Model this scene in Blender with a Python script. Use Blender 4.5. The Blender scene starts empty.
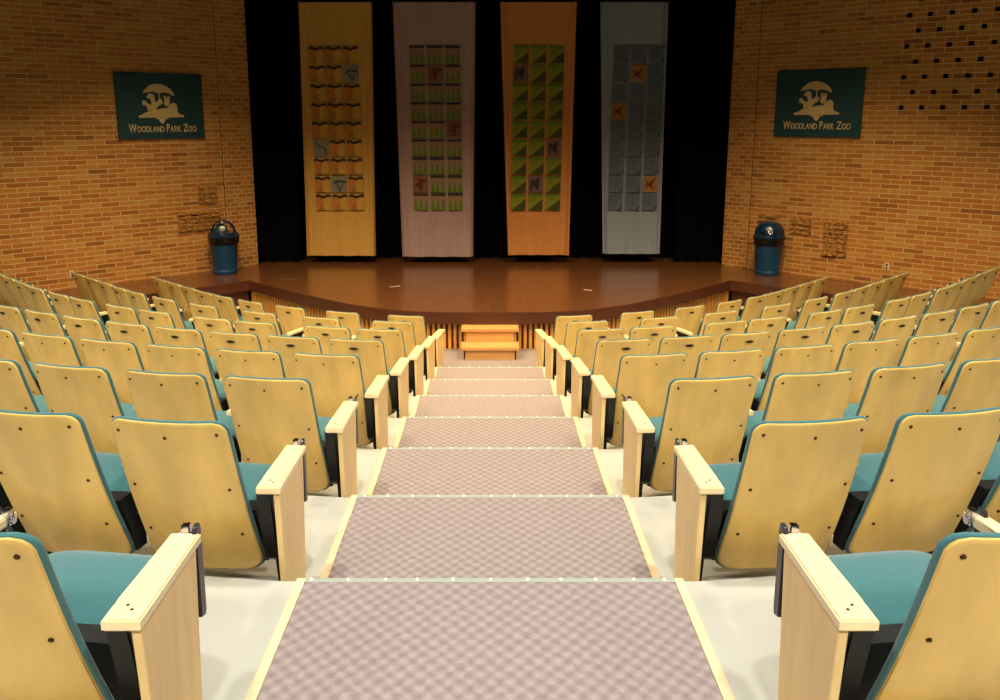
import bpy, bmesh, math, random
from mathutils import Vector, Matrix
random.seed(7)
C = bpy.context.scene.collection
sc = bpy.context.scene
R = math.radians
PI = math.pi

# ------------------------------------------------------------------ materials
def srgb(r, g, b):
    f = lambda c: (c/255/12.92) if c/255 <= .04045 else ((c/255+.055)/1.055)**2.4
    return (f(r), f(g), f(b), 1)

def mat(name, col, rough=.5, metal=0, var=.0, scale=8, stretch=(1, 1, 1), bump=0, bscale=60, coat=0, spec=.5, emit=0, sheen=0):
    m = bpy.data.materials.new(name); m.use_nodes = True
    nt = m.node_tree; b = nt.nodes['Principled BSDF']
    c = srgb(*col)
    b.inputs['Base Color'].default_value = c
    b.inputs['Roughness'].default_value = rough
    b.inputs['Metallic'].default_value = metal
    b.inputs['Specular IOR Level'].default_value = spec
    b.inputs['Coat Weight'].default_value = coat
    b.inputs['Coat Roughness'].default_value = .15
    if sheen: b.inputs['Sheen Weight'].default_value = sheen
    tc = nt.nodes.new('ShaderNodeTexCoord'); mp = nt.nodes.new('ShaderNodeMapping')
    mp.inputs['Scale'].default_value = stretch
    oi = nt.nodes.new('ShaderNodeObjectInfo')
    ad = nt.nodes.new('ShaderNodeVectorMath'); ad.operation = 'ADD'
    sc_ = nt.nodes.new('ShaderNodeMath'); sc_.operation = 'MULTIPLY'; sc_.inputs[1].default_value = 17
    nt.links.new(oi.outputs['Random'], sc_.inputs[0])
    nt.links.new(tc.outputs['Object'], ad.inputs[0]); nt.links.new(sc_.outputs[0], ad.inputs[1])
    nt.links.new(ad.outputs[0], mp.inputs['Vector'])
    if var:
        n = nt.nodes.new('ShaderNodeTexNoise'); n.inputs['Scale'].default_value = scale
        n.inputs['Detail'].default_value = 6
        r = nt.nodes.new('ShaderNodeValToRGB')
        r.color_ramp.elements[0].position = .3; r.color_ramp.elements[1].position = .7
        r.color_ramp.elements[0].color = tuple(x*(1-var) for x in c[:3])+(1,)
        r.color_ramp.elements[1].color = tuple(min(1, x*(1+var*.7)) for x in c[:3])+(1,)
        nt.links.new(mp.outputs[0], n.inputs['Vector']); nt.links.new(n.outputs[0], r.inputs[0])
        nt.links.new(r.outputs[0], b.inputs['Base Color'])
    if bump:
        n2 = nt.nodes.new('ShaderNodeTexNoise'); n2.inputs['Scale'].default_value = bscale
        bp = nt.nodes.new('ShaderNodeBump'); bp.inputs['Strength'].default_value = bump; bp.inputs['Distance'].default_value = .01
        nt.links.new(tc.outputs['Object'], n2.inputs['Vector']); nt.links.new(n2.outputs[0], bp.inputs['Height'])
        nt.links.new(bp.outputs[0], b.inputs['Normal'])
    if emit:
        b.inputs['Emission Color'].default_value = c; b.inputs['Emission Strength'].default_value = emit
    return m

def brick_mat(name, width):
    m = bpy.data.materials.new(name); m.use_nodes = True
    nt = m.node_tree; b = nt.nodes['Principled BSDF']; L = nt.links.new
    tc = nt.nodes.new('ShaderNodeTexCoord'); sp = nt.nodes.new('ShaderNodeSeparateXYZ'); cb = nt.nodes.new('ShaderNodeCombineXYZ')
    L(tc.outputs['Object'], sp.inputs[0]); L(sp.outputs['X'], cb.inputs['X']); L(sp.outputs['Z'], cb.inputs['Y'])
    # slight wobble so the courses do not look ruled
    nz = nt.nodes.new('ShaderNodeTexNoise'); nz.inputs['Scale'].default_value = 2.2
    ms = nt.nodes.new('ShaderNodeVectorMath'); ms.operation = 'MULTIPLY_ADD'
    ms.inputs[1].default_value = (.012, .012, 0)
    L(cb.outputs[0], nz.inputs['Vector']); L(nz.outputs['Color'], ms.inputs[0]); L(cb.outputs[0], ms.inputs[2])
    def bn(c1, c2, mo):
        k = nt.nodes.new('ShaderNodeTexBrick'); k.offset = .5
        k.inputs['Scale'].default_value = 1; k.inputs['Brick Width'].default_value = width
        k.inputs['Row Height'].default_value = .0775; k.inputs['Mortar Size'].default_value = .0075
        k.inputs['Mortar Smooth'].default_value = .35
        k.inputs['Color1'].default_value = c1; k.inputs['Color2'].default_value = c2; k.inputs['Mortar'].default_value = mo
        L(ms.outputs[0], k.inputs['Vector']); return k
    k = bn((0, 0, 0, 1), (1, 1, 1, 1), (.5, .5, .5, 1)); k.inputs['Bias'].default_value = 0
    rp = nt.nodes.new('ShaderNodeValToRGB'); e = rp.color_ramp.elements
    e[0].position = 0; e[0].color = srgb(156, 96, 36)
    e[1].position = 1; e[1].color = srgb(206, 150, 74)
    for p_, c_ in ((.10, (182, 112, 42)), (.35, (194, 122, 46)), (.65, (202, 132, 52)), (.88, (206, 144, 64))):
        x = e.new(p_); x.color = srgb(*c_)
    L(k.outputs['Color'], rp.inputs[0])
    n3 = nt.nodes.new('ShaderNodeTexNoise'); n3.inputs['Scale'].default_value = 14; n3.inputs['Detail'].default_value = 5
    L(tc.outputs['Object'], n3.inputs['Vector'])
    mx0 = nt.nodes.new('ShaderNodeMix'); mx0.data_type = 'RGBA'; mx0.blend_type = 'MULTIPLY'; mx0.inputs[0].default_value = .35
    L(rp.outputs[0], mx0.inputs[6]); L(n3.outputs['Color'], mx0.inputs[7])
    sat = nt.nodes.new('ShaderNodeMixRGB'); sat.blend_type = 'MULTIPLY'; sat.inputs[0].default_value = 0
    mx = nt.nodes.new('ShaderNodeMix'); mx.data_type = 'RGBA'
    L(k.outputs['Fac'], mx.inputs[0]); L(mx0.outputs[2], mx.inputs[6]); mx.inputs[7].default_value = srgb(208, 178, 126)
    L(mx.outputs[2], b.inputs['Base Color']); b.inputs['Roughness'].default_value = .85
    bp = nt.nodes.new('ShaderNodeBump'); bp.inputs['Strength'].default_value = .5; bp.inputs['Distance'].default_value = .008; bp.invert = True
    L(k.outputs['Fac'], bp.inputs['Height']); L(bp.outputs[0], b.inputs['Normal'])
    return m

def carpet_mat():
    m = bpy.data.materials.new('woven_carpet'); m.use_nodes = True
    nt = m.node_tree; b = nt.nodes['Principled BSDF']; L = nt.links.new
    tc = nt.nodes.new('ShaderNodeTexCoord')
    def wave(rot):
        mp = nt.nodes.new('ShaderNodeMapping'); mp.inputs['Rotation'].default_value = (0, 0, rot)
        w = nt.nodes.new('ShaderNodeTexWave'); w.inputs['Scale'].default_value = 6.6; w.inputs['Distortion'].default_value = 1.6
        w.inputs['Detail'].default_value = 2; w.inputs['Detail Scale'].default_value = 3
        L(tc.outputs['Object'], mp.inputs[0]); L(mp.outputs[0], w.inputs[0]); return w
    a = wave(R(42)); c = wave(R(-42))
    mu = nt.nodes.new('ShaderNodeMath'); mu.operation = 'ADD'
    L(a.outputs['Fac'], mu.inputs[0]); L(c.outputs['Fac'], mu.inputs[1])
    n = nt.nodes.new('ShaderNodeTexNoise'); n.inputs['Scale'].default_value = 90; n.inputs['Detail'].default_value = 3
    L(tc.outputs['Object'], n.inputs['Vector'])
    m2 = nt.nodes.new('ShaderNodeMath'); m2.operation = 'MULTIPLY_ADD'; m2.inputs[1].default_value = .5
    L(mu.outputs[0], m2.inputs[0]); 
    m3 = nt.nodes.new('ShaderNodeMath'); m3.operation = 'MULTIPLY_ADD'; m3.inputs[1].default_value = .9; m3.inputs[2].default_value = -.45
    L(n.outputs[0], m3.inputs[0]); L(m3.outputs[0], m2.inputs[2])
    r = nt.nodes.new('ShaderNodeValToRGB'); e = r.color_ramp.elements
    e[0].position = .0; e[0].color = srgb(126, 114, 114); e[1].position = 1; e[1].color = srgb(152, 142, 140)
    x = e.new(.5); x.color = srgb(140, 128, 127)
    L(m2.outputs[0], r.inputs[0]); L(r.outputs[0], b.inputs['Base Color']); b.inputs['Roughness'].default_value = .95
    b.inputs['Specular IOR Level'].default_value = .1
    bp = nt.nodes.new('ShaderNodeBump'); bp.inputs['Strength'].default_value = .3; bp.inputs['Distance'].default_value = .004
    L(n.outputs[0], bp.inputs['Height']); L(bp.outputs[0], b.inputs['Normal'])
    return m

M = {}
M['ply'] = mat('maple_plywood', (228, 188, 104), .38, var=.18, scale=7, stretch=(1, 1, .22), coat=.25)
M['ply_edge'] = mat('plywood_edge', (238, 208, 140), .45, var=.1, scale=30)
M['panel'] = mat('pale_maple', (232, 200, 136), .42, var=.09, scale=9, stretch=(2, 2, .3), coat=.15)
M['pad'] = mat('pale_maple_arm', (240, 218, 168), .3, var=.06, scale=14, stretch=(2, .3, 2), coat=.4)
M['teal'] = mat('teal_upholstery', (50, 106, 110), .9, var=.12, scale=220, bump=.25, bscale=400, sheen=.3)
M['black'] = mat('black_steel', (14, 13, 12), .4, metal=.3)
M['pan'] = mat('black_plastic_pan', (18, 18, 18), .5)
M['tablet'] = mat('charcoal_laminate', (44, 44, 50), .3)
M['chrome'] = mat('polished_steel', (205, 205, 215), .15, metal=1)
M['screw'] = mat('bronze_screw', (70, 46, 22), .45, metal=.5)
M['plaque'] = mat('dark_bronze_plaque', (92, 82, 60), .4, metal=.5)
M['vinyl'] = mat('pale_grey_vinyl', (178, 178, 168), .42, var=.06, scale=3)
M['carpet'] = carpet_mat()
M['trimwood'] = mat('pale_oak_edging', (224, 200, 160), .5, var=.12, scale=20)
M['nosing'] = mat('aluminium_nosing', (150, 158, 146), .45)
M['bulb'] = mat('warm_step_bulb', (255, 236, 190), .4, emit=1.2)
M['brick'] = brick_mat('orange_brick', .305)
M['brick_head'] = brick_mat('orange_brick_header', .16)
M['holedark'] = mat('recess_shade_black', (10, 8, 6), .9)  # near-black: the shade inside the wall holes is put into the colour
M['rough'] = mat('rough_fired_brick', (182, 130, 64), .95, var=.3, scale=30, bump=.8, bscale=50)
M['curtain'] = mat('black_velour', (4, 4, 3), .95, spec=.1)
M['stage'] = mat('stained_stage_floor', (100, 62, 36), .26, var=.16, scale=4, stretch=(6, .5, 1), bump=.04, bscale=30, coat=.3)
M['lip'] = mat('stained_stage_edge', (82, 44, 26), .35, var=.12, scale=5)
M['fascia'] = mat('dark_red_brown_board', (84, 40, 24), .5, var=.15, scale=4)
M['slat'] = mat('oak_slat', (216, 152, 66), .5, var=.2, scale=6, stretch=(3, 3, .5))
M['step'] = mat('oak_box_step', (206, 152, 88), .4, var=.14, scale=6, stretch=(.6, 2, 5), coat=.2)
M['blue'] = mat('blue_plastic_bin', (12, 66, 104), .38)
M['bluelid'] = mat('dark_blue_lid', (12, 40, 70), .25, coat=.4)
M['bag'] = mat('black_bin_liner', (16, 15, 12), .2, bump=1, bscale=25)
M['paper'] = mat('white_paper_rubbish', (215, 205, 190), .7)
M['sign'] = mat('dark_green_sign', (8, 58, 70), .6)
M['cream'] = mat('cream_paint', (206, 180, 122), .7)
M['outlet'] = mat('ivory_plastic', (215, 200, 160), .5)
M['tape'] = mat('white_tape', (215, 205, 185), .8)
M['plaster'] = mat('dark_ceiling', (26, 22, 18), .9)
M['cloth1'] = mat('gold_cloth', (214, 164, 84), .9, var=.08, scale=5, stretch=(8, 1, .3))
M['cloth2'] = mat('mauve_cloth', (178, 148, 146), .9, var=.08, scale=5, stretch=(8, 1, .3))
M['cloth3'] = mat('orange_cloth', (212, 140, 76), .9, var=.08, scale=5, stretch=(8, 1, .3))
M['cloth4'] = mat('grey_blue_cloth', (144, 154, 168), .9, var=.08, scale=5, stretch=(8, 1, .3))
for n_, c_ in dict(p_tan=(206, 158, 70), p_orange=(200, 124, 56), p_dark=(58, 44, 30), p_grey=(140, 134, 118), p_ink=(60, 60, 52),
                   p_mauve=(158, 124, 100), p_green=(88, 128, 34), p_navy=(56, 48, 54), p_brown=(140, 90, 66), p_deep=(100, 50, 30),
                   p_lime=(142, 138, 36), p_forest=(66, 78, 34), p_plum=(122, 92, 84), p_slate=(98, 108, 126), p_steel=(66, 72, 88), p_amber=(164, 116, 64)).items():
    M[n_] = mat(n_, c_, .9, var=.1, scale=40)

# ------------------------------------------------------------------ mesh helpers
def rbox(bm, c, s, r=.006, seg=2, mi=0, rz=0):
    """box with rounded edges"""
    res = bmesh.ops.create_cube(bm, size=1)
    vs = res['verts']
    for v in vs: v.co = Vector((v.co.x*s[0], v.co.y*s[1], v.co.z*s[2]))
    if r > 0:
        es = list({e for v in vs for e in v.link_edges})
        out = bmesh.ops.bevel(bm, geom=es, offset=min(r, min(s)*.45), segments=seg, affect='EDGES', profile=.6)
        vs = list({v for f in out['faces'] for v in f.verts} | {v for v in vs if v.is_valid})
    allv = set(vs)
    stack = list(allv)
    while stack:
        v = stack.pop()
        for e in v.link_edges:
            o = e.other_vert(v)
            if o not in allv: allv.add(o); stack.append(o)
    rot = Matrix.Rotation(rz, 3, 'Z')
    for v in allv: v.co = rot @ v.co + Vector(c)
    for f in {f for v in allv for f in v.link_faces}: f.material_index = mi
    return allv

def cyl(bm, p0, p1, r, n=12, r2=None, mi=0):
    p0, p1 = Vector(p0), Vector(p1); d = p1-p0
    q = d.to_track_quat('Z', 'Y').to_matrix()
    r2 = r if r2 is None else r2
    a = [bm.verts.new(p0+q @ Vector((r*math.cos(2*PI*i/n), r*math.sin(2*PI*i/n), 0))) for i in range(n)]
    b = [bm.verts.new(p1+q @ Vector((r2*math.cos(2*PI*i/n), r2*math.sin(2*PI*i/n), 0))) for i in range(n)]
    fs = [bm.faces.new(a[::-1]), bm.faces.new(b)]
    for i in range(n): fs.append(bm.faces.new((a[i], a[(i+1) % n], b[(i+1) % n], b[i])))
    for f in fs: f.material_index = mi

def prism(bm, pts, axis, a, b, mi=0):
    """extrude 2-D outline along axis from a to b. axis 'x': pts=(y,z); 'y': pts=(x,z); 'z': pts=(x,y)"""
    def P(u, w, t):
        return {'x': (t, u, w), 'y': (u, t, w), 'z': (u, w, t)}[axis]
    A = [bm.verts.new(P(u, w, a)) for u, w in pts]; B = [bm.verts.new(P(u, w, b)) for u, w in pts]
    n = len(pts)
    fs = [bm.faces.new(A), bm.faces.new(B[::-1])]
    for i in range(n): fs.append(bm.faces.new((A[(i+1) % n], A[i], B[i], B[(i+1) % n])))
    for f in fs: f.material_index = mi
    return fs

def lathe(bm, prof, n=32, c=(0, 0), mi=0, rib=0, z0=0):
    rings = []
    for r, z in prof:
        rings.append([bm.verts.new((c[0]+(r+(rib if i % 2 else 0))*math.cos(2*PI*i/n), c[1]+(r+(rib if i % 2 else 0))*math.sin(2*PI*i/n), z+z0)) for i in range(n)])
    for a, b in zip(rings, rings[1:]):
        for i in range(n):
            bm.faces.new((a[i], a[(i+1) % n], b[(i+1) % n], b[i])).material_index = mi
    bm.faces.new(rings[0][::-1]).material_index = mi
    bm.faces.new(rings[-1]).material_index = mi

def mesh(name, bm, mats, smooth=False, angle=40):
    bmesh.ops.recalc_face_normals(bm, faces=bm.faces)
    me = bpy.data.meshes.new(name); bm.to_mesh(me); bm.free()
    for m in (mats if isinstance(mats, (list, tuple)) else [mats]): me.materials.append(m)
    if smooth:
        for p in me.polygons: p.use_smooth = True
        try: me.set_sharp_from_angle(angle=R(angle))
        except Exception: pass
    return me

def obj(name, me, parent=None, loc=None, rz=None):
    o = bpy.data.objects.new(name, me); C.objects.link(o)
    if parent: o.parent = parent
    if loc: o.location = loc
    if rz is not None: o.rotation_euler = (0, 0, rz)
    return o

def tag(o, label, cat, group=None, kind=None):
    o['label'] = label; o['category'] = cat
    if group: o['group'] = group
    if kind: o['kind'] = kind
    return o

def struct(name, me, parent=None, **k):
    o = obj(name, me, parent, **k)
    if not parent: o['kind'] = 'structure'
    return o

def thing(name, label, cat, loc=(0, 0, 0), rz=0, group=None):
    o = bpy.data.objects.new(name, None); C.objects.link(o)
    o.empty_display_size = .1
    o.location = loc; o.rotation_euler = (0, 0, rz)
    return tag(o, label, cat, group)

NB = bmesh.new
# ------------------------------------------------------------------ room numbers
D = 1.2505; ST = .2240; Y1 = 3.0867; Z1 = -1.76976
yk = lambda k: Y1+(k-1)*D            # nosing behind row k
zf = lambda k: Z1-k*ST if k < 7 else Z1-7*ST           # floor under row k
PIT = Z1-7*ST
ZS = -2.757                           # stage top
WX, WY, WA = 4.34, 16.08, R(43)       # proscenium corner, wall angle
ak = lambda k: .825-.0243*k           # aisle-side edge of arm in row k
ck = lambda k: .722-.0095*k           # half width of aisle carpet
CEIL = 3.25

ykf = lambda k: yk(k)-.010-.010*(k-1)   # riser line
def curve(k, ds=.02, fy=yk):
    """row line (right side): list of (s, x, y, heading)"""
    Rk = 6.04+(7-k)*D; s = 0; x = ak(k); y = fy(k); out = []
    while True:
        a = min(R(6.5)+s/Rk, R(45))
        out.append((s, x, y, a))
        # distance to wall plane
        if (x-WX)*math.sin(WA)+(y-WY)*math.cos(WA) > -.02: break
        if s > 14 or (x > 11): break
        x += ds*math.cos(a); y += ds*math.sin(a); s += ds
    return out
CUR = {k: curve(k) for k in range(0, 9)}
CURF = {k: curve(k, fy=ykf) for k in range(-3, 9)}

# ------------------------------------------------------------------ tiers
def tier(k):
    near, far = CURF[k], CURF[k+1]
    N = 48
    pick = lambda c, i: c[min(len(c)-1, int(i/N*(len(c)-1)))]
    nr = [(pick(near, i)[1], pick(near, i)[2]) for i in range(N+1)]
    fr = [(pick(far, i)[1], pick(far, i)[2]) for i in range(N+1)]
    nl = [(-x, y) for x, y in nr][::-1]+nr
    fl = [(-x, y) for x, y in fr][::-1]+fr
    bm = NB(); z = zf(k); zb = z-.5
    rows = [[bm.verts.new((x, y, zz)) for x, y in P] for P, zz in ((nl, zb), (nl, z), (fl, z), (fl, zb))]
    for a, b in zip(rows, rows[1:]+rows[:1]):
        for i in range(len(a)-1):
            bm.faces.new((a[i], a[i+1], b[i+1], b[i]))
    bm.faces.new([r[0] for r in rows]); bm.faces.new([r[-1] for r in rows][::-1])
    return mesh('seating_tier', bm, M['vinyl'])
for k in range(-3, 7):
    struct('floor' if k == -3 else 'floor.%03d' % (k+3), tier(k))
# pit floor
bm = NB(); rbox(bm, (0, 11.3, PIT-.1), (15, 8.5, .2), 0)
pit = struct('floor.010', mesh('pit_floor', bm, M['vinyl']))
# rear landing
bm = NB(); rbox(bm, (0, -3.9, zf(-4)-.25), (23, 3.9, .5), 0)
struct('floor.011', mesh('rear_landing', bm, M['vinyl']))

# aisle carpet, one length per step
for k in range(-3, 7):
    bm = NB(); y0, y1 = ykf(k)+.002, ykf(k+1)
    pts = [(-ck(k), y0), (ck(k), y0), (ck(k+1), y1), (-ck(k+1), y1)]
    prism(bm, pts, 'z', zf(k), zf(k)+.008)
    struct('aisle_carpet' if k == -3 else 'aisle_carpet.%03d' % (k+3), mesh('aisle_carpet', bm, M['carpet']))
    for sx in (-1, 1):
        bm = NB()
        pts = [(sx*ck(k), y0), (sx*(ck(k)+.034), y0), (sx*(ck(k+1)+.034), y1), (sx*ck(k+1), y1)]
        prism(bm, pts, 'z', zf(k), zf(k)+.014)
        struct('trim_%d' % ((k+4)*2+(sx > 0)), mesh('aisle_trim', bm, M['trimwood']))
# carpet in front of stage
bm = NB()
pts = [(-ck(7), ykf(7)), (ck(7), ykf(7)), (.9, 11.2), (4.2, 13.6), (2.9, 13.6), (1.6, 12.55), (0, 12.25), (-1.6, 12.55), (-2.9, 13.6), (-4.2, 13.6), (-.9, 11.2)]
prism(bm, pts, 'z', PIT, PIT+.008)
struct('pit_carpet', mesh('pit_carpet', bm, M['carpet']))

# lit nosing strips
ORD = ['', 'first', 'second', 'third', 'fourth', 'fifth', 'sixth', 'seventh', 'eighth', 'ninth', 'tenth', 'eleventh', 'twelfth', 'thirteenth', 'fourteenth', 'fifteenth']
strip_me = {}
bm = NB(); cyl(bm, (0, 0, 0), (0, 0, .005), .0065, 10, .004); bulb_me = mesh('step_bulb', bm, M['bulb'], True)
for k in range(0, 8):
    w = ck(k)+.03
    o = thing('stair_nosing', 'lit metal edge strip on the %s carpeted step up from the stage' % ORD[8-k], 'step edging',
              (0, ykf(k), zf(k-1)), 0, 'lit step edgings down the aisle')
    bm = NB(); rbox(bm, (0, -.007, -.007), (2*w, .026, .040), .003, 1)
    obj('metal_strip', mesh('metal_strip', bm, M['nosing']), o)
    n = 11
    for i in range(n):
        x = (-w+.06)+(2*w-.12)*i/(n-1)+random.uniform(-.01, .01)
        obj('light_bulb', bulb_me, o, (x, -.008, .0125))

# ------------------------------------------------------------------ walls
def wall_block(bm, x0, x1, z0, z1, th=.3, holes=()):
    """front face at local y=0 with real recesses cut at holes (cx,cz,w,h)"""
    xs = sorted({round(v, 4) for v in [x0, x1]+[h[0]-h[2]/2 for h in holes]+[h[0]+h[2]/2 for h in holes]})
    zs = sorted({round(v, 4) for v in [z0, z1]+[h[1]-h[3]/2 for h in holes]+[h[1]+h[3]/2 for h in holes]})
    V = {}
    def v(x, z, y=0):
        key = (round(x, 4), round(z, 4), y)
        if key not in V: V[key] = bm.verts.new((x, y, z))
        return V[key]
    for a, b in zip(xs, xs[1:]):
        for c, d in zip(zs, zs[1:]):
            mx_, mz = (a+b)/2, (c+d)/2
            if any(abs(mx_-h[0]) < h[2]/2 and abs(mz-h[1]) < h[3]/2 for h in holes):
                bm.faces.new((v(a, c), v(b, c), v(b, c, .15), v(a, c, .15)))
                bm.faces.new((v(a, d), v(a, d, .15), v(b, d, .15), v(b, d)))
                bm.faces.new((v(a, c), v(a, c, .15), v(a, d, .15), v(a, d)))
                bm.faces.new((v(b, c), v(b, d), v(b, d, .15), v(b, c, .15)))
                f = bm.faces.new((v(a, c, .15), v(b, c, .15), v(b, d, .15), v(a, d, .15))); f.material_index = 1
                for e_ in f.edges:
                    for g_ in e_.link_faces: g_.material_index = 1  # hole sides coloured dark like the back, in place of shade
            else:
                bm.faces.new((v(a, c), v(a, d), v(b, d), v(b, c)))
    e = [bm.verts.new(p) for p in ((x0, th, z0), (x1, th, z0), (x1, th, z1), (x0, th, z1))]
    bm.faces.new(e)
    f = [bm.verts.new(p) for p in ((x0, 0, z0), (x1, 0, z0), (x1, 0, z1), (x0, 0, z1))]
    for i in range(4): bm.faces.new((f[i], f[(i+1) % 4], e[(i+1) % 4], e[i]))
ZB = PIT-.3
holes = []
for i in range(8):
    for j in range(6):
        cx = 2.95+.305*j+(.15 if i % 2 else 0)
        holes.append((cx, .1162+.2325*i, .074, .066))
LW = 9.6
for side in (1, -1):
    bm = NB()
    if side > 0: wall_block(bm, .505, LW, ZB, CEIL, .3, holes)
    else: wall_block(bm, -LW, -.595, ZB, CEIL, .3)
    w = struct('wall_right' if side > 0 else 'wall_left', mesh('brick_wall', bm, [M['brick'], M['holedark']]), loc=(side*WX, WY, 0), rz=-side*WA)
    bm = NB()
    a = .49 if side > 0 else .58
    wall_block(bm, *((0, a) if side > 0 else (-a, 0)), ZB, CEIL, .3)
    obj('brick_pier', mesh('brick_pier', bm, [M['brick_head']]), w)
    bm = NB()
    xs = a+.0075
    rbox(bm, (side*xs, .1, (ZB+CEIL)/2), (.03, .17, CEIL-ZB), 0)
    obj('expansion_joint', mesh('expansion_joint', bm, M['holedark']), w)
# rear part of hall behind the camera
ex, ey = WX+LW*math.cos(WA), WY-LW*math.sin(WA)
for side in (1, -1):
    bm = NB(); wall_block(bm, -8, 8, ZB, CEIL, .3)
    struct('wall_right_rear' if side > 0 else 'wall_left_rear', mesh('side_wall', bm, [M['brick']]), loc=(side*(ex), ey-8, 0), rz=-side*PI/2)
bm = NB(); rbox(bm, (0, -5.9, 0), (23.4, .2, 7.4), 0); struct('wall_back', mesh('wall_back', bm, M['plaster']))
bm = NB(); rbox(bm, (0, 6.5, CEIL+.1), (23.4, 25, .2), 0); struct('ceiling', mesh('ceiling', bm, M['plaster']))
bm = NB(); rbox(bm, (0, 17.9, 0), (11, .2, 7.4), 0); struct('wall_stage', mesh('wall_stage', bm, M['holedark']))

def on_wall(side, s, z, out=0):
    d = Vector((side*math.cos(WA), -math.sin(WA), 0)); n = Vector((-side*math.sin(WA), -math.cos(WA), 0))
    p = Vector((side*WX, WY, z))+d*s+n*out
    return p
WR = lambda side: -side*WA

# rough brick panels
def rough_panel(w, h):
    bm = NB(); nr = max(1, round(h/.0775)); 
    for r in range(nr):
        z = -h/2+(r+.5)*h/nr; x = -w/2; first = True
        while x < w/2-.01:
            l = (.09 if (r % 2 and first) else random.choice((.1, .13, .16))); first = False
            l = min(l, w/2-x)
            res = bmesh.ops.create_cube(bm, size=1)
            th = random.uniform(.015, .05)
            es = list({e for v in res['verts'] for e in v.link_edges})
            for v in res['verts']:
                v.co = Vector((x+l/2+v.co.x*(l-.018), -th/2+v.co.y*th, z+v.co.z*(h/nr-.02)))
            out = bmesh.ops.subdivide_edges(bm, edges=es, cuts=3, use_grid_fill=True)
            for g in out['geom_inner']:
                if isinstance(g, bmesh.types.BMVert):
                    g.co += Vector((random.uniform(-.01, .01), random.uniform(-.014, .008), random.uniform(-.01, .01)))
            x += l
    return mesh('rough_brick_panel', bm, M['rough'])
for side, s0, s1, z0, z1, lb in ((-1, .74, 1.09, -1.54, -1.2, 'small square patch of rough bricks high above the bin on left wall'),
                                 (-1, .72, 1.49, -2.0, -1.65, 'wide patch of rough bricks just above and left of the left bin'),
                                 (1, .68, 1.08, -1.87, -1.73, 'low strip of rough bricks right above the bin on right wall'),
                                 (1, 1.28, 1.66, -2.04, -1.73, 'small patch of rough bricks just right of the right bin'),
                                 (1, 1.88, 2.29, -2.36, -1.75, 'tall patch of rough bricks farther along the right brick wall')):
    o = obj('rough_brick_panel', rough_panel(s1-s0, z1-z0), None, on_wall(side, (s0+s1)/2, (z0+z1)/2, .001), WR(side))
    tag(o, lb, 'brick relief', 'rough brick patches on the side walls')

# outlets
for side, s, z, lb in ((-1, 3.3, -2.52, 'small ivory power outlet low on the left brick wall'), (1, 2.96, -2.43, 'small ivory power outlet low on the right brick wall')):
    o = thing('wall_outlet', lb, 'outlet', on_wall(side, s, z, 0), WR(side))
    bm = NB(); rbox(bm, (0, -.006, 0), (.08, .012, .125), .005); obj('cover_plate', mesh('cover_plate', bm, M['outlet']), o)
    for dz in (-.028, .028):
        bm = NB(); rbox(bm, (0, -.014, dz), (.034, .008, .034), .006); obj('socket', mesh('socket', bm, M['plaque']), o)

# ------------------------------------------------------------------ signs
def text_mesh(txt, size, depth):
    cu = bpy.data.curves.new('lettering', 'FONT'); cu.body = txt; cu.size = size; cu.extrude = depth; cu.offset = size*.012
    cu.align_x = 'LEFT'; cu.align_y = 'BOTTOM_BASELINE'
    o = bpy.data.objects.new('tmp', cu); C.objects.link(o)
    bpy.context.view_layer.update()
    dg = bpy.context.evaluated_depsgraph_get()
    me = bpy.data.meshes.new_from_object(o.evaluated_get(dg)); bpy.data.objects.remove(o)
    return me
def lettering_mesh():
    bm = NB(); x = 0
    for word in ('WOODLAND', 'PARK', 'ZOO'):
        for i, ch in enumerate(word):
            me = text_mesh(ch, .175 if i == 0 else .128, .004)
            xs = [v.co.x for v in me.vertices]; lo, hi = min(xs), max(xs)
            q = bmesh.new(); q.from_mesh(me)
            for v in q.verts:
                # letters stand in the x-z plane, serif-like vertical stretch
                v.co = Vector(((v.co.x-lo)*.92+x, -v.co.z-.012, v.co.y*1.08))
            tmp = bpy.data.meshes.new('t'); q.to_mesh(tmp); q.free(); bm.from_mesh(tmp)
            x += (hi-lo)*.92+.010
        x += .045
    total = x-.055
    k = 1.16/total
    for v in bm.verts: v.co.x = v.co.x*k-.595
    me = mesh('sign_lettering', bm, M['cream'])
    return me
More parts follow.
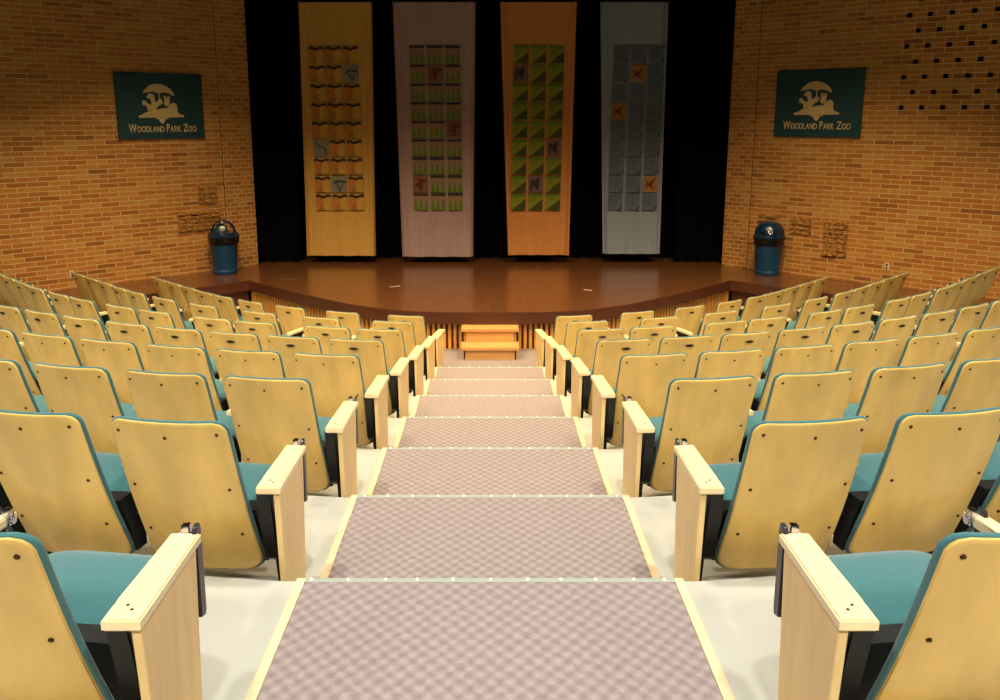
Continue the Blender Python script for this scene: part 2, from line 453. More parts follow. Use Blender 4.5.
# emblem outlines, in metres on the board (x right, z up), board 1.48 x 1.08
SX = 1.48/790; SZ = 1.08/590
def E_(pts): return [((x-446)*SX, -(y-360)*SZ) for x, y in pts]
emb = [
    E_([(285, 245), (300, 215), (330, 195), (345, 175), (385, 162), (420, 158), (465, 164), (490, 175), (520, 190), (545, 212), (560, 235), (572, 262), (555, 262), (530, 246), (500, 238), (465, 236), (432, 246), (400, 234), (370, 228), (335, 235), (305, 240)]),
    E_([(238, 440), (648, 436), (648, 458), (238, 462)]),
    E_([(262, 438), (300, 415), (345, 400), (400, 392), (450, 378), (500, 375), (530, 340), (555, 325), (580, 335), (592, 365), (588, 400), (600, 425), (640, 438)]),
    E_([(275, 330), (285, 308), (305, 310), (318, 330), (345, 345), (362, 342), (350, 300), (335, 285), (318, 290), (322, 268), (345, 245), (375, 250), (388, 280), (390, 320), (410, 318), (430, 292), (452, 300), (462, 325), (445, 345), (415, 358), (400, 385), (390, 405), (350, 402), (348, 380), (338, 405), (322, 405), (318, 370), (300, 350), (282, 352)]),
    E_([(470, 345), (478, 300), (470, 268), (484, 262), (492, 300), (500, 262), (512, 300), (516, 265), (528, 275), (526, 320), (518, 350), (490, 362)]),
    E_([(428, 245), (436, 245), (440, 300), (432, 300)]),
    E_([(385, 463), (505, 463), (500, 472), (470, 478), (470, 495), (448, 518), (430, 505), (418, 485), (418, 478), (390, 472)]),
]
for side, s0, s1, z0, z1, lb in ((-1, .9, 2.38, -.395, .68, 'dark green emblem sign hanging on the left brick wall'), (1, .87, 2.36, -.365, .74, 'dark green emblem sign hanging on the right brick wall')):
    o = thing('wall_sign', lb, 'sign', on_wall(side, (s0+s1)/2, (z0+z1)/2, 0), WR(side), 'two dark green signs on the side walls')
    bm = NB(); rbox(bm, (0, -.018, 0), (s1-s0, .034, z1-z0), .004, 1); obj('sign_board', mesh('sign_board', bm, M['sign']), o)
    bm = NB()
    for pts in emb: prism(bm, pts, 'y', -.045, -.034)
    em = obj('tree_emblem', mesh('tree_emblem', bm, M['cream']), o)
    em['label'] = 'cream spreading tree and animals emblem'
    me = lettering_mesh()
    L_ = obj('lettering', me, o, (0.02, -.03, -.42)); L_['label'] = 'cream capital lettering'

# ------------------------------------------------------------------ stage
arc = [(0, 12.12), (.75, 12.14), (1.3, 12.26), (1.95, 12.58), (2.55, 13.06), (3.2, 13.66), (4.1, 14.57)]
def catmull(P, n=8):
    out = []
    Q = [(-P[1][0], P[1][1])]+P+[(2*P[-1][0]-P[-2][0], 2*P[-1][1]-P[-2][1])]
    for i in range(1, len(Q)-2):
        for j in range(n):
            t = j/n; p0, p1, p2, p3 = Q[i-1:i+3]
            out.append(tuple(.5*((2*p1[a])+(-p0[a]+p2[a])*t+(2*p0[a]-5*p1[a]+4*p2[a]-p3[a])*t*t+(-p0[a]+3*p1[a]-3*p2[a]+p3[a])*t**3) for a in (0, 1)))
    out.append(P[-1]); return out
half = catmull(arc)
TL = 4.6
def ledge_pt(t, off=0):
    return (4.1+math.cos(WA)*t+off*math.sin(WA), 14.57-math.sin(WA)*t+off*math.cos(WA))
def outline(off):
    """front edge right half, moved back by off"""
    out = []
    for i, p in enumerate(half):
        a = half[max(0, i-1)]; b = half[min(len(half)-1, i+1)]
        tx, ty = b[0]-a[0], b[1]-a[1]; l = math.hypot(tx, ty)
        if i == 0: tx, ty, l = 1, 0, 1
        out.append((p[0]-ty/l*off*1, p[1]+tx/l*off))
    return out
def full_poly(off):
    h = outline(off)
    # corner where arc meets the ledge
    h = [p for p in h if p[0] < 4.1-off*.3]
    c = (4.1+0, 14.57+off*1.35)
    e = ledge_pt(TL, off)
    wp = on_wall(1, 7.3, 0, .0)
    # wall side end point of the ledge
    u = (e[0]+1.36*math.sin(WA)-off*math.sin(WA), e[1]+1.36*math.cos(WA)-off*math.cos(WA))
    r = h+[c, e, u, (WX+.02, WY+.02), (5.2, 16.2), (5.2, 17.75)]
    return r+[(-x, y) for x, y in r[::-1]][:-1]
bm = NB(); fs = prism(bm, full_poly(0), 'z', -2.926, ZS); bmesh.ops.triangulate(bm, faces=bm.faces)
st = thing('stage', 'x', 'x'); del st['label']; del st['category']; st['kind'] = 'structure'
obj('stage_floor', mesh('stage_floor', bm, M['stage']), st)
# separate moulded edge strip following the front
def ribbon(off0, off1, z0, z1, m, nm):
    A = outline(off0); B = outline(off1)
    A = [p for p in A]; B = [p for p in B]
    A = [(-x, y) for x, y in A[::-1]][:-1]+A; B = [(-x, y) for x, y in B[::-1]][:-1]+B
    bm = NB()
    rows = [[bm.verts.new((x, y, z)) for x, y in P] for P, z in ((A, z0), (A, z1), (B, z1), (B, z0))]
    for a, b in zip(rows, rows[1:]+rows[:1]):
        for i in range(len(a)-1): bm.faces.new((a[i], a[i+1], b[i+1], b[i]))
    bm.faces.new([r[0] for r in rows]); bm.faces.new([r[-1] for r in rows][::-1])
    return obj(nm, mesh(nm, bm, m), st)
ribbon(-.014, .02, -2.93, ZS-.004, M['lip'], 'stage_edge')
ribbon(.13, .16, PIT, -2.93, M['fascia'], 'slat_backing')
# ledge fascia
for side in (1, -1):
    bm = NB()
    p0 = (4.1+.02, 14.57+.08); 
    a = ledge_pt(0, .07); b = ledge_pt(TL, .07); c = ledge_pt(TL, .12); d = ledge_pt(0, .12)
    prism(bm, [(side*x, y) for x, y in (a, b, c, d)], 'z', PIT, -2.926)
    obj('side_fascia', mesh('side_fascia', bm, M['fascia']), st)
    bm = NB()
    a = ledge_pt(-.02, -.012); b = ledge_pt(TL, -.012); c = ledge_pt(TL, .02); d = ledge_pt(0, .02)
    prism(bm, [(side*x, y) for x, y in (a, b, c, d)], 'z', -2.93, ZS-.004)
    obj('stage_edge', mesh('stage_edge', bm, M['lip']), st)
    bm = NB(); rbox(bm, (side*4.06, 14.62, (PIT-2.926)/2), (.05, .05, abs(PIT+2.926)), .003, rz=side*R(45))
    obj('corner_batten', mesh('corner_batten', bm, M['slat']), st)
# slats
bm = NB()
o1 = outline(.09); pts = [(-x, y) for x, y in o1[::-1]][:-1]+o1
dist = 0; nxt = .03; L0 = 0
for a, b in zip(pts, pts[1:]):
    l = math.dist(a, b)
    while nxt <= L0+l:
        t = (nxt-L0)/l; x = a[0]+(b[0]-a[0])*t; y = a[1]+(b[1]-a[1])*t
        if abs(x) < 4.1:
            rbox(bm, (x, y+.02, (PIT-2.926)/2), (.044, .04, 2.926*-1-PIT-.004), .004, 1, rz=math.atan2(b[1]-a[1], b[0]-a[0]))
        nxt += .078
    L0 += l
obj('slat_front', mesh('slat_front', bm, M['slat']), st)

# tape marks and floor pockets on the stage
def stage_item(name, lb, cat, x, y, w, l, rz, m, h=.0015, grp=None):
    bm = NB(); rbox(bm, (0, 0, h/2), (w, l, h), 0); o = obj(name, mesh(name, bm, m), None, (x, y, ZS+.0005), rz); tag(o, lb, cat, grp)
stage_item('tape_strip', 'short white tape mark on the stage left of centre', 'tape', -1.56, 14.02, .19, .028, R(32), M['tape'], grp='white tape marks on stage')
stage_item('tape_strip', 'short white tape mark on the stage right of centre', 'tape', 1.575, 13.72, .15, .028, R(-40), M['tape'], grp='white tape marks on stage')
for x, y, lb in ((-3.42, 14.7, 'faint dark floor pocket cover on the left of the stage'), (0.0, 15.25, 'faint dark floor pocket cover at the middle of the stage'), ):
    o = thing('floor_pocket', lb, 'floor cover', (x, y, ZS+.0005))
    bm = NB(); rbox(bm, (0, 0, .002), (.30, .16, .004), .001, 1); obj('cover_frame', mesh('cover_frame', bm, M['plaque']), o)
    bm = NB(); rbox(bm, (0, 0, .005), (.25, .11, .003), .001, 1); obj('cover_lid', mesh('cover_lid', bm, M['fascia']), o)

# box steps
o = thing('box_steps', 'two-tread oak box steps standing against the front of the stage', 'steps', (0, 11.64, PIT+.008))
def part(name, m, o, fn, **k):
    bm = NB(); fn(bm); return obj(name, mesh(name, bm, m, **k), o)
part('lower_riser', M['step'], o, lambda b: rbox(b, (0, .03, .07), (.73, .02, .14), .002, 1))
part('lower_tread', M['step'], o, lambda b: rbox(b, (0, .135, .165), (.81, .32, .05), .008, 2))
part('upper_riser', M['step'], o, lambda b: rbox(b, (0, .275, .265), (.72, .02, .16), .002, 1))
part('upper_tread', M['step'], o, lambda b: rbox(b, (0, .385, .365), (.81, .30, .05), .008, 2))
for sx in (-1, 1):
    part('side_panel', M['step'], o, lambda b: prism(b, [(.02, 0), (.5, 0), (.5, .34), (.265, .34), (.265, .14), (.02, .14)], 'x', sx*.37, sx*.345))

# ------------------------------------------------------------------ curtains
def curtain(x0, x1, y, z0, z1, amp, per, m, n=None, th=.012):
    n = n or int((x1-x0)/per*10); bm = NB()
    ph = random.random()*6
    A = [];
    for i in range(n+1):
        t = i/n; x = x0+(x1-x0)*t
        yy = y+amp*math.sin(2*PI*(x-x0)/per+ph+.8*math.sin(x*3.1))+amp*.3*math.sin(x*17)
        A.append((x, yy))
    r = [[bm.verts.new((x, yy+d, z)) for x, yy in A] for z, d in ((z0, 0), (z1, 0), (z1, th), (z0, th))]
    for a, b in zip(r, r[1:]+r[:1]):
        for i in range(n): bm.faces.new((a[i], a[i+1], b[i+1], b[i]))
    bm.faces.new([q[0] for q in r]); bm.faces.new([q[-1] for q in r][::-1])
    return mesh('curtain', bm, m, True, 60)
tag(obj('stage_curtain', curtain(-3.9, 3.9, 16.95, ZS+.01, CEIL-.02, .05, .28, M['curtain'])), 'full width black curtain across the back of the stage', 'curtain')
tag(obj('stage_curtain', curtain(-4.75, -3.62, 16.45, ZS+.01, CEIL-.02, .045, .22, M['curtain'])), 'black side curtain between left brick wall and gold banner', 'curtain')
tag(obj('stage_curtain', curtain(3.52, 4.75, 16.45, ZS+.01, CEIL-.02, .045, .22, M['curtain'])), 'black side curtain between right brick wall and grey banner', 'curtain')

# ------------------------------------------------------------------ banners
PW, PH = .276, .300
def rect(x0, z0, x1, z1): return [(x0, z0), (x1, z0), (x1, z1), (x0, z1)]
def wavy(z, amp, th, n=12):
    top = [(-PW/2+PW*i/n, z+amp*math.sin(i/n*2*PI*1.5)) for i in range(n+1)]
    return top+[(x, q-th) for x, q in top[::-1]]
def patch_mesh(kind):
    bm = NB(); mats = []
    def add(pts, m, lift):
        if m not in mats: mats.append(m)
        prism(bm, pts, 'y', -.004-lift, -.0001, mats.index(m))
    B = rect(-PW/2, -PH/2, PW/2, PH/2)
    if kind == 'savanna':
        add(B, 'p_tan', 0); add(rect(-PW/2, -PH/2, 0.0, PH/2-.05), 'p_orange', .001); add(wavy(PH/2-.02, .014, .05), 'p_dark', .002)
        add([(-.10, -PH/2), (.02, -PH/2), (-.04, -.02)], 'p_amber', .0025)
    elif kind == 'savanna_odd':
        add(B, 'p_grey', 0); add([(-.12, .02), (-.05, .07), (.12, .06), (.12, .02), (-.02, .04), (-.10, .0)], 'p_ink', .002)
        add([(-.06, .01), (-.04, .02), (.01, -.10), (.06, .01), (.075, .0), (.015, -.14), (0, -.14)], 'p_ink', .002)
    elif kind == 'savanna_curl':
        add(B, 'p_grey', 0); add([(-.1, .08), (-.08, .1), (.0, .03), (.09, .0), (.10, -.12), (.08, -.12), (.06, -.02), (-.01, .01)], 'p_ink', .002)
    elif kind == 'grass':
        add(B, 'p_mauve', 0)
        for x in (-.095, 0, .095): add([(x-.035, -PH/2), (x+.035, -PH/2), (x+.01, .04), (x-.01, .04)], 'p_green', .001)
        n = 9; t = [(-PW/2+PW*i/n, PH/2-.03-(.012 if i % 2 else 0)) for i in range(n+1)]
        add([(-PW/2, PH/2)]+t+[(PW/2, PH/2)], 'p_navy', .002)
        for x in (-.05, .05): add([(x-.02, -PH/2), (x+.02, -PH/2), (x, -.06)], 'p_lime', .0015)
    elif kind == 'grass_odd':
        add(B, 'p_brown', 0); add([(-.07, .1), (.12, .09), (.12, .05), (.03, .03), (.04, -.04), (.01, -.13), (-.02, -.12), (-.03, -.04), (-.10, -.03), (-.09, 0), (-.02, .02)], 'p_deep', .002)
    elif kind == 'field':
        add(B, 'p_lime', 0); add([(-PW/2+.02, -PH/2), (PW/2, -PH/2), (PW/2, .06)], 'p_forest', .001)
        for a in (95, 115, 135, 155, 175):
            c, s = math.cos(R(a)), math.sin(R(a)); k = .12; p = (.02+c*.03, .0+s*.03); q = (.02+c*k, s*k)
            add([(p[0], p[1]), (q[0]-s*.012, q[1]+c*.012), (q[0]+s*.012, q[1]-c*.012)], 'p_green', .0015)
        add(rect(-PW/2, .10, PW/2, PH/2), 'p_green', .0008)
    elif kind == 'field_odd':
        add(B, 'p_plum', 0); add([(-.1, -.12), (-.07, -.12), (-.03, .05), (.02, -.05), (.05, .12), (.07, .1), (.04, -.12), (.0, -.09), (-.05, .1), (-.09, .06)], 'p_navy', .002)
    elif kind == 'water':
        add(B, 'p_slate', 0); add([(PW/2-.10, -PH/2), (PW/2, -PH/2+.10), (PW/2, -PH/2+.05), (PW/2-.06, -PH/2)], 'p_steel', .002)
        for z in (.1, .05, 0, -.05): add(rect(-PW/2+.01, z, PW/2-.03-random.random()*.06, z+.010), 'p_steel', .001)
        add(rect(-.004, -PH/2, .004, PH/2), 'p_steel', .001)
    elif kind == 'water_odd':
        add(B, 'p_amber', 0); add([(-.1, .1), (-.04, .02), (.1, .12), (.02, -.02), (.1, -.12), (-.05, -.03), (-.1, -.1), (-.07, 0)], 'p_deep', .002)
    return mesh('patch_'+kind, bm, [M[m] for m in mats])
PM = {k: patch_mesh(k) for k in ('savanna', 'savanna_odd', 'savanna_curl', 'grass', 'grass_odd', 'field', 'field_odd', 'water', 'water_odd')}
def banner(lb, m, xt0, xt1, xb0, xb1, zt, zb, px, norm, odd, seed):
    rnd = random.Random(seed)
    o = thing('hanging_banner', lb, 'banner', ((xt0+xt1)/2, 16.32, zb), 0, 'four long patchwork banners on stage')
    cx = (xt0+xt1)/2
    nx, nz = 60, 34; bm = NB()
    f1, p1 = rnd.uniform(9, 14), rnd.random()*6
    def grid(d):
        g = []
        for j in range(nz+1):
            t = j/nz; z = t*(zt-zb); row = []
            a, b = xb0+(xt0-xb0)*t, xb1+(xt1-xb1)*t
            bow = .03*math.sin(PI*t)
            for i in range(nx+1):
                u = i/nx; x = a-bow*(1-2*u)*-1*.0+(b-a)*u
                edge = max(0, abs(u-.5)*2-.72)/.28
                low = max(0, 1-t/.25)
                y = .045*edge*math.sin(u*46+p1)+.018*low*math.sin(u*21+p1+t*2)+.022*low*edge*math.sin(u*37)
                row.append(bm.verts.new((x-cx, y+d, z)))
            g.append(row)
        return g
    A = grid(0); B = grid(.006)
    for g in (A, B):
        for j in range(nz):
            for i in range(nx): bm.faces.new((g[j][i], g[j][i+1], g[j+1][i+1], g[j+1][i]))
    for j in range(nz):
        bm.faces.new((A[j][0], A[j+1][0], B[j+1][0], B[j][0])); bm.faces.new((A[j][nx], A[j+1][nx], B[j+1][nx], B[j][nx]))
    for i in range(nx):
        bm.faces.new((A[0][i], A[0][i+1], B[0][i+1], B[0][i])); bm.faces.new((A[nz][i], A[nz][i+1], B[nz][i+1], B[nz][i]))
    obj('cloth', mesh('banner_cloth', bm, m, True, 80), o)
    for r in range(9):
        for c in range(3):
            k = norm
            if (r, c) in odd: k = odd[(r, c)]
            x = px-cx+(c-1)*(.31 if norm == 'savanna' else .322)+(.004*(r-4)*(-1 if px > 0 else 1)); z = 1.07-.333*r-zb
            q = obj('cloth_patch', PM[k], o, (x, -.025, z))
            if k != norm: q['label'] = 'odd patch with different motif'
            # stitch row behind the patch keeps it on the cloth
    part('hanging_pole', M['black'], o, lambda b: cyl(b, (xt0-cx-.03, .003, zt-zb+.01), (xt1-cx+.03, .003, zt-zb+.01), .016, 10), smooth=True)
banner('gold patchwork banner, the leftmost of the four on stage', M['cloth1'], -3.42, -2.12, -3.46, -2.17, 1.98, -2.615, -2.82, 'savanna', {(1, 2): 'savanna_odd', (5, 0): 'savanna_curl', (7, 1): 'savanna_odd'}, 1)
banner('mauve patchwork banner between the gold and the orange banner', M['cloth2'], -1.74, -.26, -1.66, -.32, 1.98, -2.635, -.985, 'grass', {(1, 1): 'grass_odd', (4, 2): 'grass_odd', (7, 0): 'grass_odd'}, 2)
banner('orange patchwork banner between the mauve and the grey banner', M['cloth3'], .18, 1.55, .34, 1.49, 1.98, -2.60, .865, 'field', {(1, 0): 'field_odd', (5, 2): 'field_odd', (7, 1): 'field_odd'}, 3)
banner('grey-blue patchwork banner, the rightmost of the four on stage', M['cloth4'], 1.98, 3.20, 2.14, 3.22, 1.98, -2.58, 2.68, 'water', {(1, 1): 'water_odd', (3, 0): 'water_odd', (7, 2): 'water_odd'}, 4)

# ------------------------------------------------------------------ waste bins
def bin_(side, x, y, lb, rz):
    o = thing('waste_bin', lb, 'bin', (x, y, ZS), rz, 'blue waste bins by the stage')
    part('bin_body', M['blue'], o, lambda b: lathe(b, [(.17, 0), (.185, .01), (.19, .06), (.183, .08), (.215, .54), (.222, .56)], 56, rib=.004), smooth=True, angle=20)
    part('liner', M['bag'], o, lambda b: lathe(b, [(.223, .53), (.238, .55), (.234, .60), (.243, .64), (.235, .665)], 40, rib=.004), smooth=True)
    part('rim', M['bluelid'], o, lambda b: lathe(b, [(.236, .655), (.25, .66), (.25, .69), (.235, .70)], 40), smooth=True)
    if side > 0:
        # closed dome with push flap
        def dome(b): lathe(b, [(.232, .695), (.228, .75), (.21, .82), (.17, .885), (.11, .925), (.04, .94)], 40)
        part('dome_lid', M['bluelid'], o, dome, smooth=True)
        def flap(b):
            pts = []
            g = [[b.verts.new((.236*math.sin(R(a))*math.cos(R(h)), -.236*math.cos(R(a))*math.cos(R(h)), .695+.245*math.sin(R(h)))) for a in (-38, -25, -12, 0, 12, 25, 38)] for h in (8, 22, 36, 50)]
            for r1, r2 in zip(g, g[1:]):
                for i in range(6): b.faces.new((r1[i], r1[i+1], r2[i+1], r2[i]))
            bmesh.ops.solidify(b, geom=b.faces[:], thickness=.006)
        part('push_flap', M['chrome'], o, flap, smooth=True)
    else:
        def collar(b): lathe(b, [(.232, .695), (.225, .73), (.15, .745)], 40)
        part('lid', M['bluelid'], o, collar, smooth=True)
        for dx in (0, 1):
            def hoop(b):
                n = 20; prev = None
                for i in range(n+1):
                    a = PI*i/n; p = Vector((.2*math.cos(a), .0, .71+.225*math.sin(a)))
                    p = Matrix.Rotation(R(25 if dx else -25), 3, 'Z') @ p
                    if prev is not None: cyl(b, prev, p, .013, 8)
                    prev = p
            part('hoop', M['bluelid'], o, hoop, smooth=True)
        part('hood', M['bluelid'], o, lambda b: (lathe(b, [(.10, .90), (.09, .925), (.03, .935)], 24)), smooth=True)
        part('hood_panel', M['blue'], o, lambda b: lathe(b, [(.11, .745), (.10, .80), (.06, .86), (.02, .88)], 12, c=(-.03, .02)), smooth=True)
        part('rubbish', M['paper'], o, lambda b: lathe(b, [(.03, .75), (.05, .77), (.055, .82), (.03, .85)], 9, c=(0, -.06)), smooth=True)
    for c_ in o.children: c_.scale = (1.1, 1.1, 1)
    return o
bin_(-1, -4.71, 15.26, 'blue waste bin with open hoop lid by the left brick wall', R(10))
bin_(1, 4.90, 15.16, 'blue waste bin with closed dome lid by the right brick wall', R(-18))

# ------------------------------------------------------------------ theatre seats
HW = .233
def shell_pt(u, v, off, hw, grow):
    z0, z1 = .125-grow, .862+grow
    z = z0+(z1-z0)*v
    t = (z-.135)/.727
    rt, rb = .045, .07
    w = hw+grow+.012*(1-t)
    dz_t, dz_b = z1-z, z-z0
    if dz_t < rt: w = w-rt+math.sqrt(max(0, rt*rt-(rt-dz_t)**2))
    if dz_b < rb: w = w-rb+math.sqrt(max(0, rb*rb-(rb-dz_b)**2))
    x = u*w
    y = .262*(1-t)-.02+.034*(x/hw)**2+.018*math.sin(PI*min(1, max(0, t)))*-1+off
    return Vector((x, y, z))
VS = [0, .008, .03, .06, .1, .2, .35, .5, .65, .8, .9, .95, .972, .99, 1]
US = [-1, -.97, -.85, -.6, -.3, 0, .3, .6, .85, .97, 1]
def layered(bm, layers):
    """layers: list of (offset, grow) stacked sheets closed into one solid"""
    G = []
    for off, grow in layers:
        G.append([[bm.verts.new(shell_pt(u, v, off, HW, grow)) for u in US] for v in VS])
    nv, nu = len(VS), len(US)
    for g in (G[0], G[-1]):
        for j in range(nv-1):
            for i in range(nu-1): bm.faces.new((g[j][i], g[j][i+1], g[j+1][i+1], g[j+1][i]))
    loop = [(0, i) for i in range(nu)]+[(j, nu-1) for j in range(1, nv)]+[(nv-1, i) for i in range(nu-2, -1, -1)]+[(j, 0) for j in range(nv-2, 0, -1)]
    for a, b in zip(G, G[1:]):
        for q in range(len(loop)):
            (j0, i0), (j1, i1) = loop[q], loop[(q+1) % len(loop)]
            bm.faces.new((a[j0][i0], a[j1][i1], b[j1][i1], b[j0][i0]))
SM = {}
bm = NB(); layered(bm, [(0, -.008), (.003, -.001), (.014, 0)]); SM['shell'] = mesh('backrest_panel', bm, M['ply'], True, 50)
bm = NB(); layered(bm, [(.012, .001), (.015, .0050), (.028, .0055), (.037, .0), (.042, -.012)]); SM['cushion'] = mesh('back_cushion', bm, M['teal'], True, 70)
# seat cushion, crowned
bm = NB()
sx_, sy0, sy1 = .252, .235, .60
N_ = 12
def seat_layer(z, ins, crown):
    g = []
    for j in range(N_+1):
        row = []
        for i in range(N_+1):
            u = -1+2*i/N_; v = -1+2*j/N_
            hx, hy = sx_-ins, (sy1-sy0)/2-ins
            # rounded corners
            k = (abs(u)**5+abs(v)**5)
            s_ = 1/max(1, k**.2) if max(abs(u), abs(v)) > .8 else 1
            c = (1-u*u)*(1-v*v)
            row.append(bm.verts.new((u*hx*s_*(1-.06*(v > 0)*v), (sy0+sy1)/2+v*hy*s_, z+crown*c**.6-.02*v*(-1) * .5)))
        g.append(row)
    return g
LAY = [seat_layer(.345, .02, 0), seat_layer(.36, .0, 0), seat_layer(.415, .0, 0), seat_layer(.435, .012, .0), seat_layer(.442, .03, .028)]
for g in (LAY[0], LAY[-1]):
    for j in range(N_):
        for i in range(N_): bm.faces.new((g[j][i], g[j][i+1], g[j+1][i+1], g[j+1][i]))
lp = [(0, i) for i in range(N_+1)]+[(j, N_) for j in range(1, N_+1)]+[(N_, i) for i in range(N_-1, -1, -1)]+[(j, 0) for j in range(N_-1, 0, -1)]
for a, b in zip(LAY, LAY[1:]):
    for q in range(len(lp)):
        (j0, i0), (j1, i1) = lp[q], lp[(q+1) % len(lp)]
        bm.faces.new((a[j0][i0], a[j1][i1], b[j1][i1], b[j0][i0]))
SM['seat'] = mesh('seat_cushion', bm, M['teal'], True, 70)
bm = NB(); rbox(bm, (0, .40, .325), (.44, .34, .05), .02, 2)
prism(bm, [(.26, .425), (.172, .425), (.222, .30), (.27, .15), (.34, .15), (.34, .35)], 'x', -.25, .25); SM['pan'] = mesh('seat_pan', bm, M['pan'], True)
bm = NB(); cyl(bm, (0, .004, 0), (0, -.004, 0), .0075, 10, .005); SM['screw'] = mesh('screw', bm, M['screw'], True)
bm = NB()
pts = [(.040*math.cos(a)*(1 if abs(math.cos(a)) < .7 else .98), .012*math.sin(a)) for a in [2*PI*i/20 for i in range(20)]]
prism(bm, pts, 'y', -.004, .004, 0); prism(bm, [(x*.62, z*.45) for x, z in pts], 'y', -.006, -.003, 1)
SM['plaque'] = mesh('seat_plaque', bm, [M['plaque'], M['black']])

def arm_pad(w, y0, y1, sgn):
    """pad with the notched inner near corner"""
    bm = NB(); h = w/2
    o_ = [(-h, y0), (h, y0), (h, y0+.075), (h-.008, y0+.09), (h-.008, y1), (-h, y1)]
    if sgn < 0: o_ = [(-x, y) for x, y in o_][::-1]
    prism(bm, o_, 'z', .568, .60)
    es = [e for e in bm.edges if abs(e.verts[0].co.z-e.verts[1].co.z) < 1e-5]
    bmesh.ops.bevel(bm, geom=es, offset=.005, segments=2, affect='EDGES')
    me = mesh('armrest', bm, M['pad'])
    return me
for sg in (1, -1):
    SM['pad_aisle', sg] = arm_pad(.094, .03, .47, sg)
    SM['pad_in', sg] = arm_pad(.058, .19, .52, sg)
bm = NB(); prism(bm, [(.055, .568), (.11, .0), (.41, .0), (.455, .568)], 'x', -.0125, .0125)
bmesh.ops.bevel(bm, geom=bm.edges[:], offset=.003, segments=1, affect='EDGES'); SM['end'] = mesh('end_panel', bm, M['panel'])
def standard_me(w, mech):
    bm = NB()
    if mech:
        prism(bm, [(.06, .568), (.14, .24), (.20, .20), (.27, .25), (.27, .568)], 'x', 0, .05)
    k_ = 0 if mech else .15
    prism(bm, [(.06+k_, .568), (.155+k_, .30), (.215+k_, .012), (.345+k_, .012), (.30+k_, .30), (.33+k_, .568)], 'x', -w/2, w/2)
    rbox(bm, (0, .28, .008), (w+.05, .22, .016), .003, 1)
    if mech:
        for (y, z, r) in ((.235, .33, .035), (.26, .22, .02), (.225, .44, .018), (.29, .12, .014)):
            cyl(bm, (-w/2-.018, y, z), (w/2+.018, y, z), r, 14)
        rbox(bm, (0, .20, .36), (w+.04, .10, .03), .004, 1)
        rbox(bm, (0, .26, .27), (w+.03, .025, .16), .004, 1)
    return mesh('standard', bm, M['black'], True, 35)
SM['std_aisle'] = standard_me(.036, True); SM['std_in'] = standard_me(.020, False)
bm = NB(); prism(bm, [(.462, .34), (.495, .33), (.503, .345), (.503, .60), (.495, .622), (.470, .618), (.462, .6)], 'x', -.007, .007)
bmesh.ops.bevel(bm, geom=bm.edges[:], offset=.002, segments=1, affect='EDGES'); SM['tablet'] = mesh('writing_tablet', bm, M['tablet'])
bm = NB(); rbox(bm, (0, .487, .595), (.024, .03, .05), .006, 2); cyl(bm, (-.02, .485, .585), (.02, .485, .585), .011, 12); SM['hinge'] = mesh('tablet_hinge', bm, M['chrome'], True)
bm = NB(); cyl(bm, (0, 0, .5995), (0, 0, .6015), .0045, 8); SM['armscrew'] = mesh('screw', bm, M['screw'])
bm = NB(); rbox(bm, (0, .285, .17), (.40, .02, .03), .004, 1); cyl(bm, (-.26, .28, .31), (.26, .28, .31), .014, 10); SM['rail'] = mesh('back_rail', bm, M['black'], True)

def back_surf(x, z):
    v = (z-.135)/.727; t = v
    return .262*(1-t)-.02+.034*(x/HW)**2-.018*math.sin(PI*min(1, max(0, t)))
def tilt_at(z): return math.atan(.205/.727)

def seat(side, row, first, gin, gout, s0, loc, phi, label, group):
    """gin / gout: spacing to the neighbour towards / away from the aisle"""
    o = thing('theatre_seat', label, 'seat', loc, side*phi, group)
    dy = {0: -.115, 1: -.035, 2: -.015}.get(row, 0)
    obj('backrest', SM['shell'], o, (0, dy, 0)); obj('back_cushion', SM['cushion'], o, (0, dy, 0))
    obj('seat_cushion', SM['seat'], o); obj('seat_pan', SM['pan'], o); obj('back_rail', SM['rail'], o)
    def arm(x, aisle, sg, tab):
        rz = -side*phi*max(0, 1-row/8.5) if aisle else 0
        yo = (-.01 if aisle else 0)
        a = obj('armrest', SM['pad_aisle' if aisle else 'pad_in', sg], o, (x, yo, 0), rz)
        if row <= 3 and aisle:
            for dx, dy_ in ((-.010, .075), (.008, .095)): obj('screw', SM['armscrew'], a, (dx*sg, dy_, 0))
        st_ = obj('standard', SM['std_aisle' if aisle else 'std_in'], o, (x+(.012*sg if aisle else 0), 0, 0), rz)
        if aisle and sg < 0: st_.scale.x = -1
        if tab:
            tx = x-sg*.032 if aisle else x-sg*.012
            t = obj('writing_tablet', SM['tablet'], o, (tx, yo, 0), rz)
            obj('tablet_hinge', SM['hinge'], t, (sg*.030, 0, 0))
    if first:
        xa = s0-.047
        arm(-side*xa, True, side, row <= 2)
        obj('end_panel', SM['end'], o, (-side*(xa+.025), -.01, 0), -side*phi*max(0, 1-row/8.5))
    elif gin > .65: arm(-side*.292, False, side, False)
    arm(side*(.292 if gout > .65 else gout/2), False, -side, row == 0 or row >= 5)
    if row <= 3:
        for x, z in ((-.198, .815), (0, .80), (.198, .815), (-.198, .56), (.198, .56), (-.198, .33), (.198, .33)):
            s_ = obj('screw', SM['screw'], o, (x, back_surf(x, z)-.001+dy, z)); s_.rotation_euler = (R(-19), 0, 0)
    else:
        s_ = obj('plaque', SM['plaque'], o, (0, back_surf(0, .79)-.003, .79)); s_.rotation_euler = (R(-13), 0, 0)
        for x in (-.198, .198):
            s2 = obj('screw', SM['screw'], o, (x, back_surf(x, .815)-.001, .815)); s2.rotation_euler = (R(-15), 0, 0)
    return o

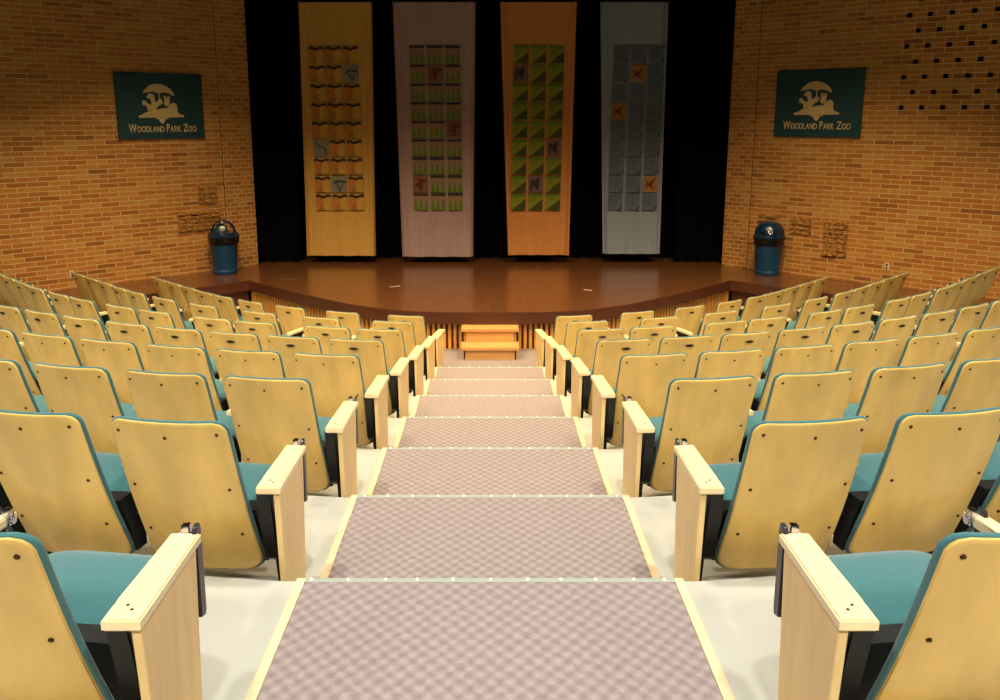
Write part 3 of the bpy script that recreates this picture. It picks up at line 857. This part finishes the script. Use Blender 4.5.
G = .478
PITCH = {7: [.87, .81, .72, .60]+[G]*4,
         6: [.87, .82, .88, .74, .66]+[G]*4,
         5: [.53, .80, .51, .78, .53, .70, .50, .62]+[G]*5,
         4: [.55]*14, 3: [.56]*12, 2: [.585]*9, 1: [.603]*6, 0: [.60]*3}
S0 = {0: .405, 1: .425, 2: .41, 3: .37, 4: .39, 5: .385, 6: .42, 7: .42}
rown = {7: 'front', 6: 'second', 5: 'third', 4: 'fourth', 3: 'fifth', 2: 'sixth', 1: 'seventh', 0: 'nearest'}
for k in range(0, 8):
    cv = CUR[k]
    for side in (1, -1):
        s = S0[k]
        seq = [s]
        for p in PITCH[k]: s += p; seq.append(s)
        for j, s in enumerate(seq):
            i = int(s/.02)
            if i+1 >= len(cv): break
            t = s/.02-i
            x, y, a = (cv[i][q]+(cv[i+1][q]-cv[i][q])*t for q in (1, 2, 3))
            # keep clear of the wall / ledge
            dw = (x-WX)*math.sin(WA)+(y-WY)*math.cos(WA)
            if dw > (-1.50 if k >= 5 else -.45): print('cut', k, j); break
            gin = PITCH[k][j-1] if j else .5
            gout = PITCH[k][j] if j < len(PITCH[k]) else .56
            what = 'teal seat with plaque on maple back' if k >= 4 else 'teal seat with screws in maple back'
            lb = '%s, %s row, %s %s of aisle' % (what, rown[k], ORD[j+1], 'right' if side > 0 else 'left')
            seat(side, k, j == 0, gin, gout, S0[k], (side*x, y, zf(k)+.001), a, lb, 'theatre seats in curved rows')

# ------------------------------------------------------------------ lights (recessed ceiling downlights over the seating)
def spot(x, y, e, col, tilt=20, size=125, blend=.85, r=.15):
    l = bpy.data.lights.new('downlight', 'SPOT'); l.energy = e; l.color = col; l.spot_size = R(size); l.spot_blend = blend; l.shadow_soft_size = r
    o = bpy.data.objects.new('downlight', l); C.objects.link(o); o.location = (x, y, CEIL-.1)
    o.rotation_euler = (R(tilt), 0, 0)
WARM = (1, .77, .44); NEUT = (1, .92, .78)
for x in (-1.6, 1.6): spot(x, .9, 430, (1, .96, .88), 0)
for x in (-4.5, -1.4, 1.4, 4.5): spot(x, -2.6, 680, NEUT, 34, 88)
for y, xs, e, c in ((3.4, (-5.4, -2, 2, 5.4), 680, NEUT), (6.4, (-5.2, -2.6, 0, 2.6, 5.2), 680, WARM)):
    for x in xs: spot(x, y, e, c, 13, 102, .75)
for x, y, e in ((-4.9, 9.2, 980), (-1.9, 9.4, 760), (1.9, 9.4, 760), (4.9, 9.2, 980), (-3.9, 12.0, 700), (-1.4, 12.2, 470), (1.4, 12.2, 470), (3.9, 12.0, 700)):
    spot(x, y, e, WARM, 10 if y < 11 else 4, 100, .7)

w = bpy.data.worlds.new('World'); sc.world = w; w.use_nodes = True
w.node_tree.nodes['Background'].inputs[0].default_value = (1, .85, .65, 1); w.node_tree.nodes['Background'].inputs[1].default_value = .02

# ------------------------------------------------------------------ camera
cam = bpy.data.cameras.new('camera'); co = bpy.data.objects.new('camera', cam); C.objects.link(co)
cam.sensor_fit = 'HORIZONTAL'; cam.sensor_width = 36; cam.lens = 870/1000*36
cam.shift_x = .010; cam.shift_y = -(350-295)/1000
co.location = (0, 0, 0); co.rotation_euler = (R(90-11.689), 0, 0)
cam.clip_start = .05
sc.camera = co
sc.view_settings.view_transform = 'Standard'; sc.view_settings.look = 'None'
sc.view_settings.exposure = .08; sc.view_settings.gamma = 1
sc.view_settings.use_curve_mapping = False
